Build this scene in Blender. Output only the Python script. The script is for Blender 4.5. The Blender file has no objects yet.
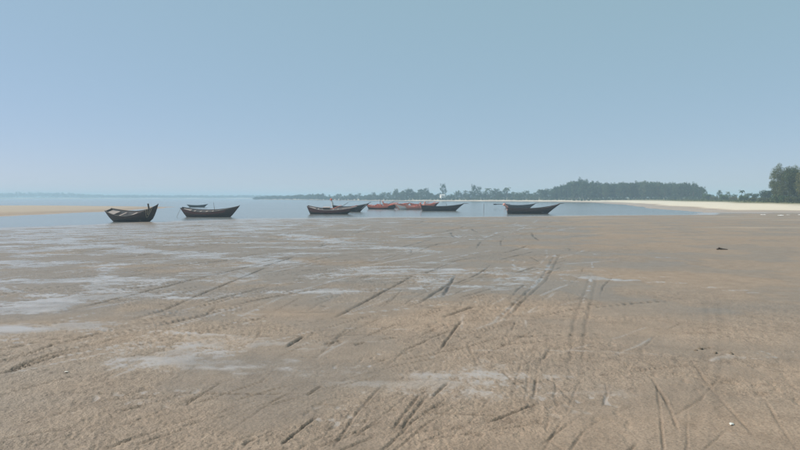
import bpy, math, random
import numpy as np
from mathutils import Vector, Matrix

# ------------------------------------------------------------------ camera, sky, sun, exposure
scene = bpy.context.scene
R = math.radians
cam_data = bpy.data.cameras.new('camera')
cam = bpy.data.objects.new('camera', cam_data)
scene.collection.objects.link(cam)
cam.location = (0.0, 0.0, 2.6)
cam.rotation_euler = (R(90.0 - 2.556), 0.0, 0.0)
cam_data.sensor_width = 36.0
cam_data.lens = 27.72
cam_data.clip_start = 0.05
cam_data.clip_end = 20000.0
scene.camera = cam

SUN_ELEV = 43.0
SUN_AZ = -78.0            # degrees from the view direction (+Y), negative is left
world = bpy.data.worlds.new('World')
scene.world = world
world.use_nodes = True
wn = world.node_tree.nodes
wl = world.node_tree.links
bg = wn['Background']
sky = wn.new('ShaderNodeTexSky')
sky.sky_type = 'NISHITA'
sky.sun_disc = False
sky.sun_elevation = R(SUN_ELEV)
sky.sun_rotation = R(SUN_AZ)
sky.air_density = 1.0
sky.dust_density = 1.0
sky.ozone_density = 6.0
sky.altitude = 2000.0
# thick humid haze: the clear-sky colours are weakened and an even pale blue veil lies over them
tint = wn.new('ShaderNodeMix'); tint.data_type = 'RGBA'; tint.blend_type = 'MULTIPLY'; tint.inputs[0].default_value = 1.0
tint.inputs[7].default_value = (0.58, 0.32, 0.46, 1)
wl.new(sky.outputs['Color'], tint.inputs[6])
veil = wn.new('ShaderNodeMix'); veil.data_type = 'RGBA'; veil.blend_type = 'ADD'; veil.inputs[0].default_value = 1.0
veil.inputs[7].default_value = (0.246 / 0.09, 0.396 / 0.09, 0.392 / 0.09, 1)
wl.new(tint.outputs[2], veil.inputs[6])
wl.new(veil.outputs[2], bg.inputs['Color'])
bg.inputs['Strength'].default_value = 0.09

sun_data = bpy.data.lights.new('sun', 'SUN')
sun_data.energy = 4.9
sun_data.angle = R(0.6)
sun_data.color = (1.0, 0.92, 0.80)
sun = bpy.data.objects.new('sun', sun_data)
scene.collection.objects.link(sun)
_d = Vector((math.sin(R(SUN_AZ)) * math.cos(R(SUN_ELEV)), math.cos(R(SUN_AZ)) * math.cos(R(SUN_ELEV)), math.sin(R(SUN_ELEV))))
sun.rotation_euler = _d.to_track_quat('Z', 'Y').to_euler()
sun.location = (-40, 10, 60)

vs = scene.view_settings
vs.view_transform = 'Standard'
vs.look = 'None'
vs.exposure = 0.0
vs.gamma = 1.0
vs.use_curve_mapping = False
scene.cycles.use_denoising = True
scene.cycles.volume_bounces = 1
scene.cycles.max_bounces = 6
scene.cycles.transparent_max_bounces = 8

COL = scene.collection
rng = random.Random(7)
nrg = np.random.default_rng(11)

# ------------------------------------------------------------------ helpers
def tag(o, label=None, cat=None, group=None, kind=None):
    if label: o['label'] = label
    if cat: o['category'] = cat
    if group: o['group'] = group
    if kind: o['kind'] = kind
    return o

def empty(name, loc=(0, 0, 0), rot=(0, 0, 0)):
    o = bpy.data.objects.new(name, None)
    COL.objects.link(o)
    o.location = loc
    o.rotation_euler = rot
    o.empty_display_size = 0.3
    return o

class MB:
    """collects vertices and faces and links them as one mesh object"""
    def __init__(self):
        self.v = []; self.f = []
    def add(self, vs_, fs_):
        b = len(self.v)
        self.v += [tuple(p) for p in vs_]
        self.f += [tuple(i + b for i in f) for f in fs_]
    def box(self, c, s, m=None):
        x, y, z = [k / 2 for k in s]
        p = [Vector((i, j, k)) for i in (-x, x) for j in (-y, y) for k in (-z, z)]
        if m is not None: p = [m @ q for q in p]
        c = Vector(c)
        self.add([q + c for q in p], [(0, 1, 3, 2), (4, 6, 7, 5), (0, 4, 5, 1), (2, 3, 7, 6), (0, 2, 6, 4), (1, 5, 7, 3)])
    def tube(self, pts, rad, n=6):
        pts = [Vector(p) for p in pts]
        if not hasattr(rad, '__len__'): rad = [rad] * len(pts)
        vs_, fs_ = [], []
        for i, p in enumerate(pts):
            a = pts[max(i - 1, 0)]; b = pts[min(i + 1, len(pts) - 1)]
            d = (b - a).normalized()
            u = d.orthogonal().normalized() if abs(d.z) > 0.95 else d.cross(Vector((0, 0, 1))).normalized()
            w = d.cross(u).normalized()
            for k in range(n):
                an = 2 * math.pi * k / n
                vs_.append(p + rad[i] * (math.cos(an) * u + math.sin(an) * w))
        for i in range(len(pts) - 1):
            for k in range(n):
                fs_.append((i * n + k, i * n + (k + 1) % n, (i + 1) * n + (k + 1) % n, (i + 1) * n + k))
        fs_.append(tuple(range(n - 1, -1, -1)))
        fs_.append(tuple((len(pts) - 1) * n + k for k in range(n)))
        self.add(vs_, fs_)
    def mesh(self, name, mat, smooth=False):
        me = bpy.data.meshes.new(name)
        me.from_pydata(self.v, [], self.f)
        me.materials.append(mat)
        if smooth: me.polygons.foreach_set('use_smooth', [True] * len(me.polygons))
        me.update()
        return me
    def build(self, name, mat, parent=None, smooth=False):
        o = bpy.data.objects.new(name, self.mesh(name, mat, smooth))
        COL.objects.link(o)
        if parent is not None: o.parent = parent
        return o

def copy_tree(o, parent=None):
    c = o.copy(); COL.objects.link(c); c.parent = parent
    for ch in list(o.children): copy_tree(ch, c)
    return c

# ------------------------------------------------------------------ numpy noise
class Noise:
    def __init__(self, seed):
        g = np.random.default_rng(seed)
        self.p = np.concatenate([g.permutation(256)] * 3)
        an = g.random(256) * 2 * math.pi
        self.gx = np.cos(an); self.gy = np.sin(an)
    def __call__(self, x, y):
        xi = np.floor(x).astype(np.int64); yi = np.floor(y).astype(np.int64)
        fx = x - xi; fy = y - yi
        u = fx * fx * fx * (fx * (fx * 6 - 15) + 10); v = fy * fy * fy * (fy * (fy * 6 - 15) + 10)
        xi &= 255; yi &= 255
        def gr(i, j, dx, dy):
            h = self.p[self.p[(xi + i) & 255] + ((yi + j) & 255)]
            return self.gx[h] * dx + self.gy[h] * dy
        a = gr(0, 0, fx, fy); b = gr(1, 0, fx - 1, fy); c = gr(0, 1, fx, fy - 1); d = gr(1, 1, fx - 1, fy - 1)
        return 1.5 * ((a + u * (b - a)) * (1 - v) + (c + u * (d - c)) * v)
def sstep(a, b, x):
    t = np.clip((x - a) / (b - a), 0, 1)
    return t * t * (3 - 2 * t)

# ------------------------------------------------------------------ material helpers
def new_mat(name):
    m = bpy.data.materials.new(name); m.use_nodes = True
    nt = m.node_tree
    return m, nt, nt.nodes, nt.links, nt.nodes['Principled BSDF']
def noise_node(nt, scale, detail=4, rough=0.6, coord=None, vec_scale=None):
    n = nt.nodes.new('ShaderNodeTexNoise')
    n.inputs['Scale'].default_value = scale; n.inputs['Detail'].default_value = detail
    n.inputs['Roughness'].default_value = rough
    if coord is not None:
        if vec_scale:
            mp = nt.nodes.new('ShaderNodeMapping'); mp.inputs['Scale'].default_value = vec_scale
            nt.links.new(coord, mp.inputs['Vector']); coord = mp.outputs['Vector']
        nt.links.new(coord, n.inputs['Vector'])
    return n
def ramp(nt, fac, stops):
    r = nt.nodes.new('ShaderNodeValToRGB')
    e = r.color_ramp.elements
    while len(e) > 1: e.remove(e[-1])
    e[0].position = stops[0][0]; e[0].color = (*stops[0][1], 1)
    for p, c in stops[1:]:
        k = e.new(p); k.color = (*c, 1)
    nt.links.new(fac, r.inputs['Fac'])
    return r
def mixc(nt, fac, a, b, blend='MIX'):
    m = nt.nodes.new('ShaderNodeMix'); m.data_type = 'RGBA'; m.blend_type = blend
    for s, val in ((0, fac), (6, a), (7, b)):
        if isinstance(val, (int, float)): m.inputs[s].default_value = val
        elif isinstance(val, tuple): m.inputs[s].default_value = (*val, 1)
        else: nt.links.new(val, m.inputs[s])
    return m.outputs[2]
def math_node(nt, op, a, b=None, clamp=False):
    m = nt.nodes.new('ShaderNodeMath'); m.operation = op; m.use_clamp = clamp
    for i, val in enumerate((a, b)):
        if val is None: continue
        if isinstance(val, (int, float)): m.inputs[i].default_value = val
        else: nt.links.new(val, m.inputs[i])
    return m.outputs[0]

def wood_mat(name, c1, c2, rough=0.75, grain=(1.2, 14, 14), bump=0.25, worn=None):
    m, nt, N, L, P = new_mat(name)
    tc = N.new('ShaderNodeTexCoord')
    n1 = noise_node(nt, 3.0, 6, 0.65, tc.outputs['Object'], grain)
    r = ramp(nt, n1.outputs['Fac'], [(0.25, c1), (0.75, c2)])
    col = r.outputs['Color']
    if worn:
        n2 = noise_node(nt, 2.3, 5, 0.7, tc.outputs['Object'], (1, 2.5, 2.5))
        f = math_node(nt, 'MULTIPLY', math_node(nt, 'SUBTRACT', n2.outputs['Fac'], 0.55, True), 5.0, True)
        col = mixc(nt, f, col, worn)
    L.new(col, P.inputs['Base Color'])
    P.inputs['Roughness'].default_value = rough
    b = N.new('ShaderNodeBump'); b.inputs['Strength'].default_value = bump; b.inputs['Distance'].default_value = 0.02
    L.new(n1.outputs['Fac'], b.inputs['Height']); L.new(b.outputs['Normal'], P.inputs['Normal'])
    return m
def leaf_mat(name, c1, c2, c3):
    m, nt, N, L, P = new_mat(name)
    tc = N.new('ShaderNodeTexCoord'); oi = N.new('ShaderNodeObjectInfo')
    n1 = noise_node(nt, 0.9, 3, 0.6, tc.outputs['Object'])
    f = math_node(nt, 'ADD', math_node(nt, 'MULTIPLY', n1.outputs['Fac'], 0.8), math_node(nt, 'MULTIPLY', oi.outputs['Random'], 0.42))
    r = ramp(nt, f, [(0.30, c1), (0.55, c2), (0.85, c3)])
    L.new(r.outputs['Color'], P.inputs['Base Color'])
    P.inputs['Roughness'].default_value = 0.6
    P.inputs['Specular IOR Level'].default_value = 0.25
    tr = N.new('ShaderNodeBsdfTranslucent'); L.new(r.outputs['Color'], tr.inputs['Color'])
    mx = N.new('ShaderNodeMixShader'); mx.inputs[0].default_value = 0.25
    L.new(P.outputs[0], mx.inputs[1]); L.new(tr.outputs[0], mx.inputs[2])
    L.new(mx.outputs[0], N['Material Output'].inputs['Surface'])
    return m

# ------------------------------------------------------------------ the lie of the land
NEAR = np.array([(-4500, -600), (-150, 15), (-60, 40), (-34, 53), (-28.5, 60), (-26, 65), (-22.6, 71), (-17.7, 74.5), (-12, 77.5), (0, 81.5), (21, 88), (43, 94), (52, 104), (75, 100), (110, 92), (220, 70), (4500, 0)], float)
FARS = np.array([(4500, 0), (220, 70), (110, 92), (75, 100), (52, 104), (55, 119), (59, 139), (69, 180), (82, 225), (99, 318), (92, 356), (65, 400), (30, 432), (0, 457), (-56, 572), (-113, 696), (-188, 800), (-205, 850), (-120, 1100), (-180, 1380), (-320, 1470), (-700, 1480), (-1000, 1450), (-2200, 1250), (-4500, 900)], float)
SPIT = np.array([(-62, 168), (-56, 140), (-54, 112), (-55, 85), (-80, 68), (-200, 60), (-320, 120), (-260, 190), (-130, 196), (-85, 186)], float)

def dist_chain(x, y, pts):
    d = np.full(x.shape, 1e9)
    for a, b in zip(pts[:-1], pts[1:]):
        e = b - a; l2 = e @ e
        t = np.clip(((x - a[0]) * e[0] + (y - a[1]) * e[1]) / l2, 0, 1)
        d = np.minimum(d, (x - a[0] - t * e[0]) ** 2 + (y - a[1] - t * e[1]) ** 2)
    return np.sqrt(d)
def inside(x, y, poly):
    r = np.zeros(x.shape, bool)
    for a, b in zip(poly, np.roll(poly, -1, 0)):
        if a[1] == b[1]: continue
        c = (a[1] > y) != (b[1] > y)
        r ^= c & (x < (b[0] - a[0]) * (y - a[1]) / (b[1] - a[1]) + a[0])
    return r
nA, nB, nC, nD, nE = Noise(1), Noise(2), Noise(3), Noise(4), Noise(5)

def terrain(x, y):
    """large-scale height; also: distance to the far shore on its land side, and which side"""
    x = np.asarray(x, float); y = np.asarray(y, float)
    w = np.clip(np.hypot(x, y) / 60, 0, 1)
    xx = x + w * (2.2 * nA(x / 14, y / 14) + 0.8 * nB(x / 4, y / 4)); yy = y + w * (2.5 * nC(x / 16, y / 16) + 0.9 * nD(x / 3.5, y / 3.5))
    dn = dist_chain(xx, yy, NEAR); df = dist_chain(xx, yy, FARS)
    south = yy < np.interp(xx, NEAR[:, 0], NEAR[:, 1])
    far = inside(xx, yy, np.vstack([FARS, [(-4500, 9000), (9000, 9000), (9000, 0)]]))
    ds = dist_chain(xx, yy, np.vstack([SPIT, SPIT[:1]])); sp = inside(xx, yy, SPIT)
    swale = 0.05 * sstep(50, 90, xx)
    z = np.where(south, 0.0125 * dn, 0.0)
    z = np.where(south & (dn > 100), 1.25 + 0.002 * (dn - 100), z)
    zf = np.minimum(0.042 * df, 1.15) + 0.5 * sstep(24, 60, df) + 0.35 * nA(x / 40, y / 40) * sstep(25, 60, df)
    z = np.where(far & ~south, zf, z)
    z = z + np.where(south | far, swale, 0)
    zw = -0.02 - 0.03 * np.minimum(np.minimum(dn, df), np.where(sp, 1e9, ds))
    z = np.where(south | far, z, np.maximum(zw, -1.2))
    z = np.where(sp, np.minimum(0.02 * ds, 0.42), z)
    return z, dn, np.where(far & ~south, df, -1.0), np.where(sp, ds, -1.0), south
def ground_z(x, y):
    return float(terrain(np.array([float(x)]), np.array([float(y)]))[0][0])

# wet rills and drag marks on the near beach, in metres
STREAMS = [
    [(-19.61, 32.32), (-16.14, 29.52)],
    [(-16.66, 31.12), (-11.28, 25.75), (-9.69, 23.99), (-7.14, 22.13), (-5.26, 20.57), (-3.47, 19.36)],
    [(-8.71, 13.34), (-7.37, 12.54), (-6.22, 12.28), (-3.91, 11.97), (-1.45, 12.66)],
    [(-8.91, 18.53), (-7.77, 16.34), (-7.08, 14.81), (-6.69, 13.39), (-6.07, 10.60)],
    [(-13.12, 20.13), (-10.96, 18.68), (-10.73, 19.95)],
    [(-5.88, 8.98), (-4.61, 9.09), (-3.32, 8.83), (-2.01, 8.20), (-1.28, 7.82)],
    [(-3.20, 7.17), (-2.32, 7.05), (-1.46, 6.85), (-0.46, 6.28), (0.67, 5.85)],
    [(3.65, 15.99), (4.70, 14.63), (6.25, 13.43), (6.82, 12.47), (7.07, 12.03)],
    [(-1.77, 15.49), (0.53, 16.23), (3.05, 15.58), (5.32, 16.33)],
    [(3.55, 6.93), (3.75, 7.10), (3.87, 7.19)],
    [(6.79, 12.05), (7.04, 12.04)],
    [(-6.46, 36.09), (-2.31, 28.37), (0.78, 23.80)],
    [(0.00, 16.76), (0.89, 13.61), (2.08, 12.75)],
    [(1.58, 9.64), (2.03, 10.97), (3.23, 14.16), (5.41, 21.42)],
    [(2.62, 8.68), (3.41, 11.36), (4.16, 13.41), (5.79, 18.49)],
    [(1.50, 11.46), (0.63, 9.68)],
    [(2.98, 10.12), (2.82, 9.42)],
]
RUTS = [
    [(-5.84, 10.21), (-5.49, 12.05), (-5.36, 13.02), (-4.89, 15.70), (-4.11, 19.41)],
    [(-4.32, 9.46), (-4.09, 10.52), (-4.04, 12.95), (-3.84, 18.15)],
    [(-3.57, 9.28), (-3.24, 10.01)],
    [(-3.67, 11.36), (-2.90, 13.67)],
    [(-4.02, 17.87), (-3.66, 21.18)],
    [(-3.05, 10.99), (-2.53, 11.91), (-1.95, 12.84), (-1.56, 13.43)],
    [(-1.08, 9.58), (-0.39, 12.46), (0.30, 15.14)],
    [(0.33, 11.06), (1.20, 14.12)],
    [(0.81, 11.74), (1.43, 15.70)],
    [(0.67, 9.68), (1.34, 10.79)],
    [(1.26, 8.73), (1.58, 9.64), (2.03, 10.97), (3.23, 14.16), (5.41, 21.42)],
    [(1.39, 8.73), (2.15, 10.97), (3.37, 14.15), (5.58, 21.40)],
    [(1.53, 5.58), (2.66, 9.35), (3.64, 12.10), (5.12, 16.34)],
    [(1.65, 5.58), (2.84, 9.34), (3.81, 12.09), (4.89, 15.22)],
    [(2.05, 9.62), (2.96, 10.41), (4.78, 11.17)],
    [(2.12, 4.42), (3.28, 6.56), (4.36, 8.61), (5.96, 11.97)],
    [(2.31, 4.42), (3.44, 6.55), (4.54, 8.61), (6.21, 11.95)],
    [(-5.06, 7.72), (-4.86, 8.11), (-4.45, 8.59)],
    [(-4.67, 7.12), (-4.56, 7.45), (-4.53, 7.98), (-4.35, 8.39), (-4.21, 8.86)],
    [(-4.30, 7.02), (-4.27, 7.44), (-4.07, 7.97), (-3.96, 8.08), (-3.82, 8.64)],
    [(-4.20, 7.10), (-4.13, 7.48), (-3.93, 7.74)],
    [(-3.26, 7.31), (-2.94, 7.76), (-2.63, 8.10), (-2.38, 8.21)],
    [(-3.11, 4.71), (-2.92, 4.83), (-2.63, 4.98)],
    [(-2.02, 4.57), (-1.72, 4.94)],
    [(-1.97, 5.49), (-1.82, 6.24)],
    [(-2.48, 5.37), (-2.30, 5.58)],
    [(-1.18, 4.56), (-1.12, 4.72)],
    [(-1.44, 7.77), (-1.32, 8.49)],
    [(-0.98, 7.87), (-0.79, 8.16)],
    [(-0.59, 7.86), (-0.42, 8.02)],
    [(-0.29, 8.14), (-0.03, 8.31)],
    [(0.00, 7.46), (0.75, 8.75)],
    [(-0.88, 5.76), (-0.78, 6.08)],
    [(-0.07, 4.84), (0.17, 5.73), (0.27, 5.89)],
    [(0.00, 4.84), (0.24, 5.70)],
    [(0.30, 5.70), (0.50, 6.18)],
    [(-0.90, 4.55), (-0.71, 5.20)],
    [(0.71, 4.98), (1.28, 5.53)],
    [(1.21, 7.74), (1.99, 8.00)],
    [(-3.85, 5.85), (-3.66, 6.18), (-3.44, 6.54)],
    [(3.82, 10.88), (4.89, 11.16)],
    [(3.69, 7.50), (3.89, 7.60)],
    [(0.50, 7.55), (0.96, 9.50)],
]
def make_ground():
    fine = np.arange(R(-44), R(44), 0.0018)
    coarse = np.linspace(R(44), R(316), 112)
    th = np.concatenate([fine, coarse[:-1]])
    rs = [0.4, 0.8, 1.2, 1.6, 2.0, 2.3, 2.6, 2.8, 2.95]
    r = 3.05
    while r < 4100:
        rs.append(r)
        if r < 70: r += min(max(0.012, 1.1 * r * r / 1290), 0.10 if r < 30 else 0.2)
        elif r < 140: r += 0.4
        else: r *= 1.024
    rs = np.array(rs)
    nr, nt_ = len(rs), len(th)
    RR, TT = np.meshgrid(rs, th, indexing='ij')
    X = RR * np.sin(TT); Y = RR * np.cos(TT)
    z0, dn, df, ds, south = terrain(X, Y)
    beach = south.astype(float)
    near_w = np.clip(1.15 - RR / 110, 0.12, 1)
    # the right-hand part of the beach is smooth, the left and the foreground are trampled
    edge = X - (3.5 + 0.22 * (Y - 10)) + 3 * nA(X / 6, Y / 6)
    smooth = sstep(-2, 5, edge) * sstep(8, 15, RR)
    amp = (1 - 0.8 * smooth) * near_w
    # trampling is stronger in patches
    patch = 0.38 + 0.85 * sstep(-0.35, 0.5, nB(X / 2.4, Y / 3.1) + 0.4 * nD(X / 0.7, Y / 0.9))
    h = 0.012 * nA(X / 1.7 + 9, Y / 1.7)
    c, s_ = math.cos(0.35), math.sin(0.35)
    U = X * c - Y * s_; V = X * s_ + Y * c            # V runs along the drag direction
    h += 0.004 * patch * nB(U / 0.42, V / 0.95)
    h += 0.0045 * patch * nC(U / 0.11, V / 0.30)
    clod = np.abs(nD(X / 0.075, Y / 0.085))
    h += 0.0080 * patch * (0.30 - clod)
    fade = np.clip(1.3 - RR / 16, 0, 1)
    h += 0.0060 * patch * nE(X / 0.034, Y / 0.038) * fade
    pit = sstep(0.32, 0.60, nE(U / 0.09 + 40, V / 0.15)) * sstep(0.0, 0.5, nA(X / 1.1 + 7, Y / 1.3))
    h -= 0.014 * pit * (0.4 + 0.6 * patch)
    h *= amp
    h0 = h.copy()
    mud = np.zeros_like(h); band = np.zeros_like(h); lines = np.zeros_like(h)
    def along(pts, width, fn, thr=4.0):
        seglen = [math.dist(p, q) for p, q in zip(pts[:-1], pts[1:])]
        total = sum(seglen); done = 0.0
        for (a, b), sl_ in zip(zip(pts[:-1], pts[1:]), seglen):
            start = done; done += sl_
            a = np.array(a, float); b = np.array(b, float)
            ra, rb = sorted((math.hypot(*a), math.hypot(*b)))
            m = width * thr + 0.15
            i0 = np.searchsorted(rs, ra - m - 0.6); i1 = np.searchsorted(rs, rb + m + 0.3)
            ta, tb = sorted((math.atan2(a[0], a[1]), math.atan2(b[0], b[1])))
            mt = m / max(ra - m, 1.0) + 0.01
            j0 = np.searchsorted(fine, ta - mt); j1 = np.searchsorted(fine, tb + mt)
            if i1 <= i0 or j1 <= j0: continue
            sl = (slice(i0, i1), slice(j0, j1))
            x, y = X[sl], Y[sl]
            e = b - a; l = math.hypot(*e); e = e / l
            wob = 0.5 * width * nA(x / 0.5, y / 0.5) + 0.35 * width * nB(x / 0.13, y / 0.13)
            t = (x - a[0]) * e[0] + (y - a[1]) * e[1]
            d = (x - a[0]) * e[1] - (y - a[1]) * e[0] + wob
            tt = np.maximum(np.maximum(-t, t - l), 0)
            dd = np.hypot(d, tt)
            u = (start + np.clip(t, 0, l)) / total
            fn(sl, d, dd, x, y, np.clip(np.minimum(u, 1 - u) / 0.15, 0, 1) ** 0.8)
    def rut(depth, width, floor=0.25):
        def fn(sl, d, dd, x, y, tap):
            brk = floor + (1 - floor) * sstep(-0.5, 0.3, nC(x / 0.6, y / 1.0) + 0.4 * nD(x / 0.15, y / 0.3))
            brk = brk * tap
            g = np.exp(-(dd / width) ** 2) * brk
            side = (np.exp(-((d - 1.7 * width) / (0.8 * width)) ** 2) + 0.8 * np.exp(-((d + 1.7 * width) / (0.8 * width)) ** 2)) * np.exp(-(np.maximum(dd - np.abs(d), 0) / width) ** 2)
            lump = 0.6 + 0.8 * nB(x / 0.1, y / 0.12)
            h[sl] += -depth * g + 0.35 * depth * side * brk * lump
            mud[sl] = np.maximum(mud[sl], np.clip(1.1 * g * min(1.0, depth / 0.028), 0, 1))  # mask for dark mud in the rut plus its painted-in shade
        return fn
    for k, pts in enumerate(RUTS):
        rr = math.hypot(*pts[0])
        deep = 0.016 + 0.012 * rng.random()
        wide = 0.007 + 0.0014 * rr
        if k < 10: deep = 0.030; wide = 0.011 + 0.0019 * rr
        if k in (15, 16): deep, wide = 0.004, 0.05
        if k in (12, 13): deep, wide = 0.007, 0.03
        if k in (10, 11): deep, wide = 0.014, 0.028
        if 17 <= k <= 20 or k in (27, 28, 29, 30): deep = 0.036; wide *= 1.3; pts = [(2.4 * pts[0][0] - 1.4 * pts[1][0], 2.4 * pts[0][1] - 1.4 * pts[1][1])] + pts if k < 21 else pts
        along(pts, wide, rut(deep, wide, 0.6))
    def smear(depth, width):
        def fn(sl, d, dd, x, y, tap):
            brk = sstep(-0.35, 0.3, nC(x / 0.7, y / 0.9) + 0.5 * nD(x / 0.2, y / 0.25)) * tap
            lines[sl] = np.maximum(lines[sl], depth * np.exp(-(dd / width) ** 2) * brk)
        return fn
    # many fainter drag marks with the same run: long shallow scores, some of them holding a smear of water
    for k in range(900):
        rr = 4.2 * (62 / 4.2) ** (rng.random() ** 1.15)
        an = R(rng.uniform(-36, 36))
        px, py = rr * math.sin(an), rr * math.cos(an)
        if px > 3.5 + 0.22 * (py - 10) and rr > 7: continue
        if rr < 8 and rng.random() < 0.62: continue
        if px > 1.8 and rr < 14 and rng.random() < 0.75: continue
        q = rng.random()
        di = R(rng.gauss(20, 11)) if q < 0.62 else (R(rng.gauss(38, 9)) if q < 0.88 else R(rng.uniform(60, 105)))
        ln = rng.uniform(0.3, 1.0) ** 1.5 * (1.1 + rr / 3.6)
        bend = rng.gauss(0, 0.10)
        pts = [(px, py), (px + ln / 2 * math.sin(di), py + ln / 2 * math.cos(di))]
        pts.append((pts[1][0] + ln / 2 * math.sin(di + bend), pts[1][1] + ln / 2 * math.cos(di + bend)))
        wide = 0.006 + 0.0013 * rr * rng.uniform(0.5, 1.3)
        if rng.random() < 0.32 and rr > 7: along(pts, wide * 1.2, smear(rng.uniform(0.4, 0.9), wide * 1.2))
        else: along(pts, wide, rut(rng.uniform(0.005, 0.013) * (0.65 + 0.085 * rr), wide))
    def rill(depth, width):
        def fn(sl, d, dd, x, y, tap):
            w2 = width * (1 + 0.7 * nC(x / 0.9, y / 0.9))
            band[sl] = np.maximum(band[sl], depth * np.exp(-(dd / np.maximum(w2, 0.02)) ** 2))
        return fn
    for k, pts in enumerate(STREAMS):
        rr = math.hypot(*pts[0])
        wide = 0.10 + 0.016 * rr
        if k in (5, 6): wide = 0.42
        if k in (9, 16): wide = 0.09
        if k in (13, 14, 15): wide = 0.05
        if k in (8, 11): wide = 0.8
        along(pts, wide, rill(0.0125 if k in (8, 11) else 0.0155, wide), 2.5)
    # standing films: elongated along the shore, more of them towards the water and on the left
    left = sstep(12, -14, X + 0.05 * Y)
    tow = sstep(48, 6, dn)
    lv = 0.012 * nD(X / 6.5 + 3, Y / 2.0) + 0.008 * nE(X / 1.9, Y / 0.7) + 0.007 * nB(X / 0.6, Y / 0.25)
    lv = lv + (0.006 * nC(X / 0.22, Y / 0.13) + 0.003 * nA(X / 0.09, Y / 0.07)) * sstep(3, 9, RR)
    lv = lv - 0.0128 + 0.010 * tow * (0.35 + 0.65 * left) + 0.0085 * left * sstep(7, 13, RR)
    lv = lv * np.clip(1.2 - RR / 120, 0.25, 1) - 0.004 * smooth
    lv = lv - 0.010 * sstep(1.2, 3.6, X) * sstep(17, 9, RR) + 0.03 * sstep(4, 0.3, dn) + band
    hh = np.maximum(h0, lv) + (h - h0)
    sharp = sstep(5, 11, RR)
    film = (sharp * sstep(-0.0015, 0.006, lv - h0) + (1 - sharp) * sstep(-0.005, 0.010, lv - h0)) * (0.45 + 0.55 * sstep(-0.3, 0.4, nA(X / 1.3, Y / 0.5)))
    film = np.maximum(film, lines)
    film = film * (1 - 0.9 * mud) * beach
    Z = z0 + np.where(beach > 0, hh, h * 0.6 * sstep(400, 60, RR))
    side = sstep(-3, 4, edge)
    wide_wet = sstep(6, 19, RR + 4 * nB(X / 2.5, Y / 2.5) + 2 * nD(X / 0.9, Y / 0.9)) * (1 - 0.85 * side)
    damp = np.clip(0.20 + 0.62 * wide_wet + 0.35 * sstep(0.80, 0.42, patch) + 0.30 * left * sstep(6, 10, RR) + 0.55 * nA(X / 9, Y / 4) * (1 - 0.8 * smooth) + 0.3 * nB(X / 2.2, Y / 1.1) * (1 - 0.7 * smooth) + 0.12 * smooth, 0, 1) * beach
    damp = np.maximum(damp, beach * sstep(6, 0.5, dn))
    # far side: wet strip at the water, then pale dry sand, then scrub
    fs = df >= 0
    wet_far = np.where(fs, sstep(8.5, 4.5, df + 1.5 * nB(X / 9, Y / 9)), 0)
    dry = np.where(fs, sstep(6, 10, df + 1.5 * nB(X / 9, Y / 9)), 0)
    spit = ds >= 0
    dry = np.where(spit, 0.26 * sstep(3, 12, ds + 2 * nB(X / 6, Y / 6)), dry)
    swl = south & (X > 45)
    damp = np.where(swl, np.maximum(damp, sstep(9, 3, dn)), damp)
    film = np.maximum(film, np.where(fs, 0.55 * wet_far, 0))
    film = np.where(spit, 0.6 * sstep(1.8, 0.4, ds), film)
    # drier pale streaks across the smooth part
    st = sstep(0.25, 0.6, nC(X / 16 + 5, Y / 2.6)) * smooth * sstep(14, 30, RR) * beach
    dry = np.maximum(dry, 0.16 * st * sstep(20, 34, X + 0.2 * Y))
    veg = np.where(fs, sstep(20, 30, df + 5 * nD(X / 13, Y / 13)), 0)
    verts = np.empty((nr * nt_ + 1, 3), np.float32)
    verts[:-1, 0] = X.ravel(); verts[:-1, 1] = Y.ravel(); verts[:-1, 2] = Z.ravel()
    verts[-1] = (0, 0, Z[0].mean())
    idx = np.arange(nr * nt_).reshape(nr, nt_)
    nx = np.roll(idx, -1, 1)
    quads = np.stack([idx[:-1], idx[1:], nx[1:], nx[:-1]], -1).reshape(-1, 4)[:, ::-1]
    tris = np.stack([np.full(nt_, nr * nt_), nx[0], idx[0]], -1)
    me = bpy.data.meshes.new('ground')
    me.vertices.add(len(verts)); me.vertices.foreach_set('co', verts.ravel())
    nl = quads.size + tris.size
    me.loops.add(nl); me.loops.foreach_set('vertex_index', np.concatenate([quads.ravel(), tris.ravel()]).astype(np.int32))
    npol = len(quads) + len(tris)
    me.polygons.add(npol)
    starts = np.concatenate([np.arange(len(quads)) * 4, len(quads) * 4 + np.arange(len(tris)) * 3]).astype(np.int32)
    me.polygons.foreach_set('loop_start', starts)
    me.polygons.foreach_set('use_smooth', np.ones(npol, bool))
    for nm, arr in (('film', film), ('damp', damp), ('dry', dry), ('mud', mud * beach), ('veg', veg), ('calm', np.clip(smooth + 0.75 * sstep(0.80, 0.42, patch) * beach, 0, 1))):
        at = me.attributes.new(nm, 'FLOAT', 'POINT')
        at.data.foreach_set('value', np.append(arr.ravel(), 0).astype(np.float32))
    me.update(calc_edges=True)
    if me.validate(): print('ground fixed')
    o = bpy.data.objects.new('beach_ground', me)
    COL.objects.link(o)
    tag(o, 'trampled wet tidal sand flat with drag marks and water films', kind='structure')
    return o

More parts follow.
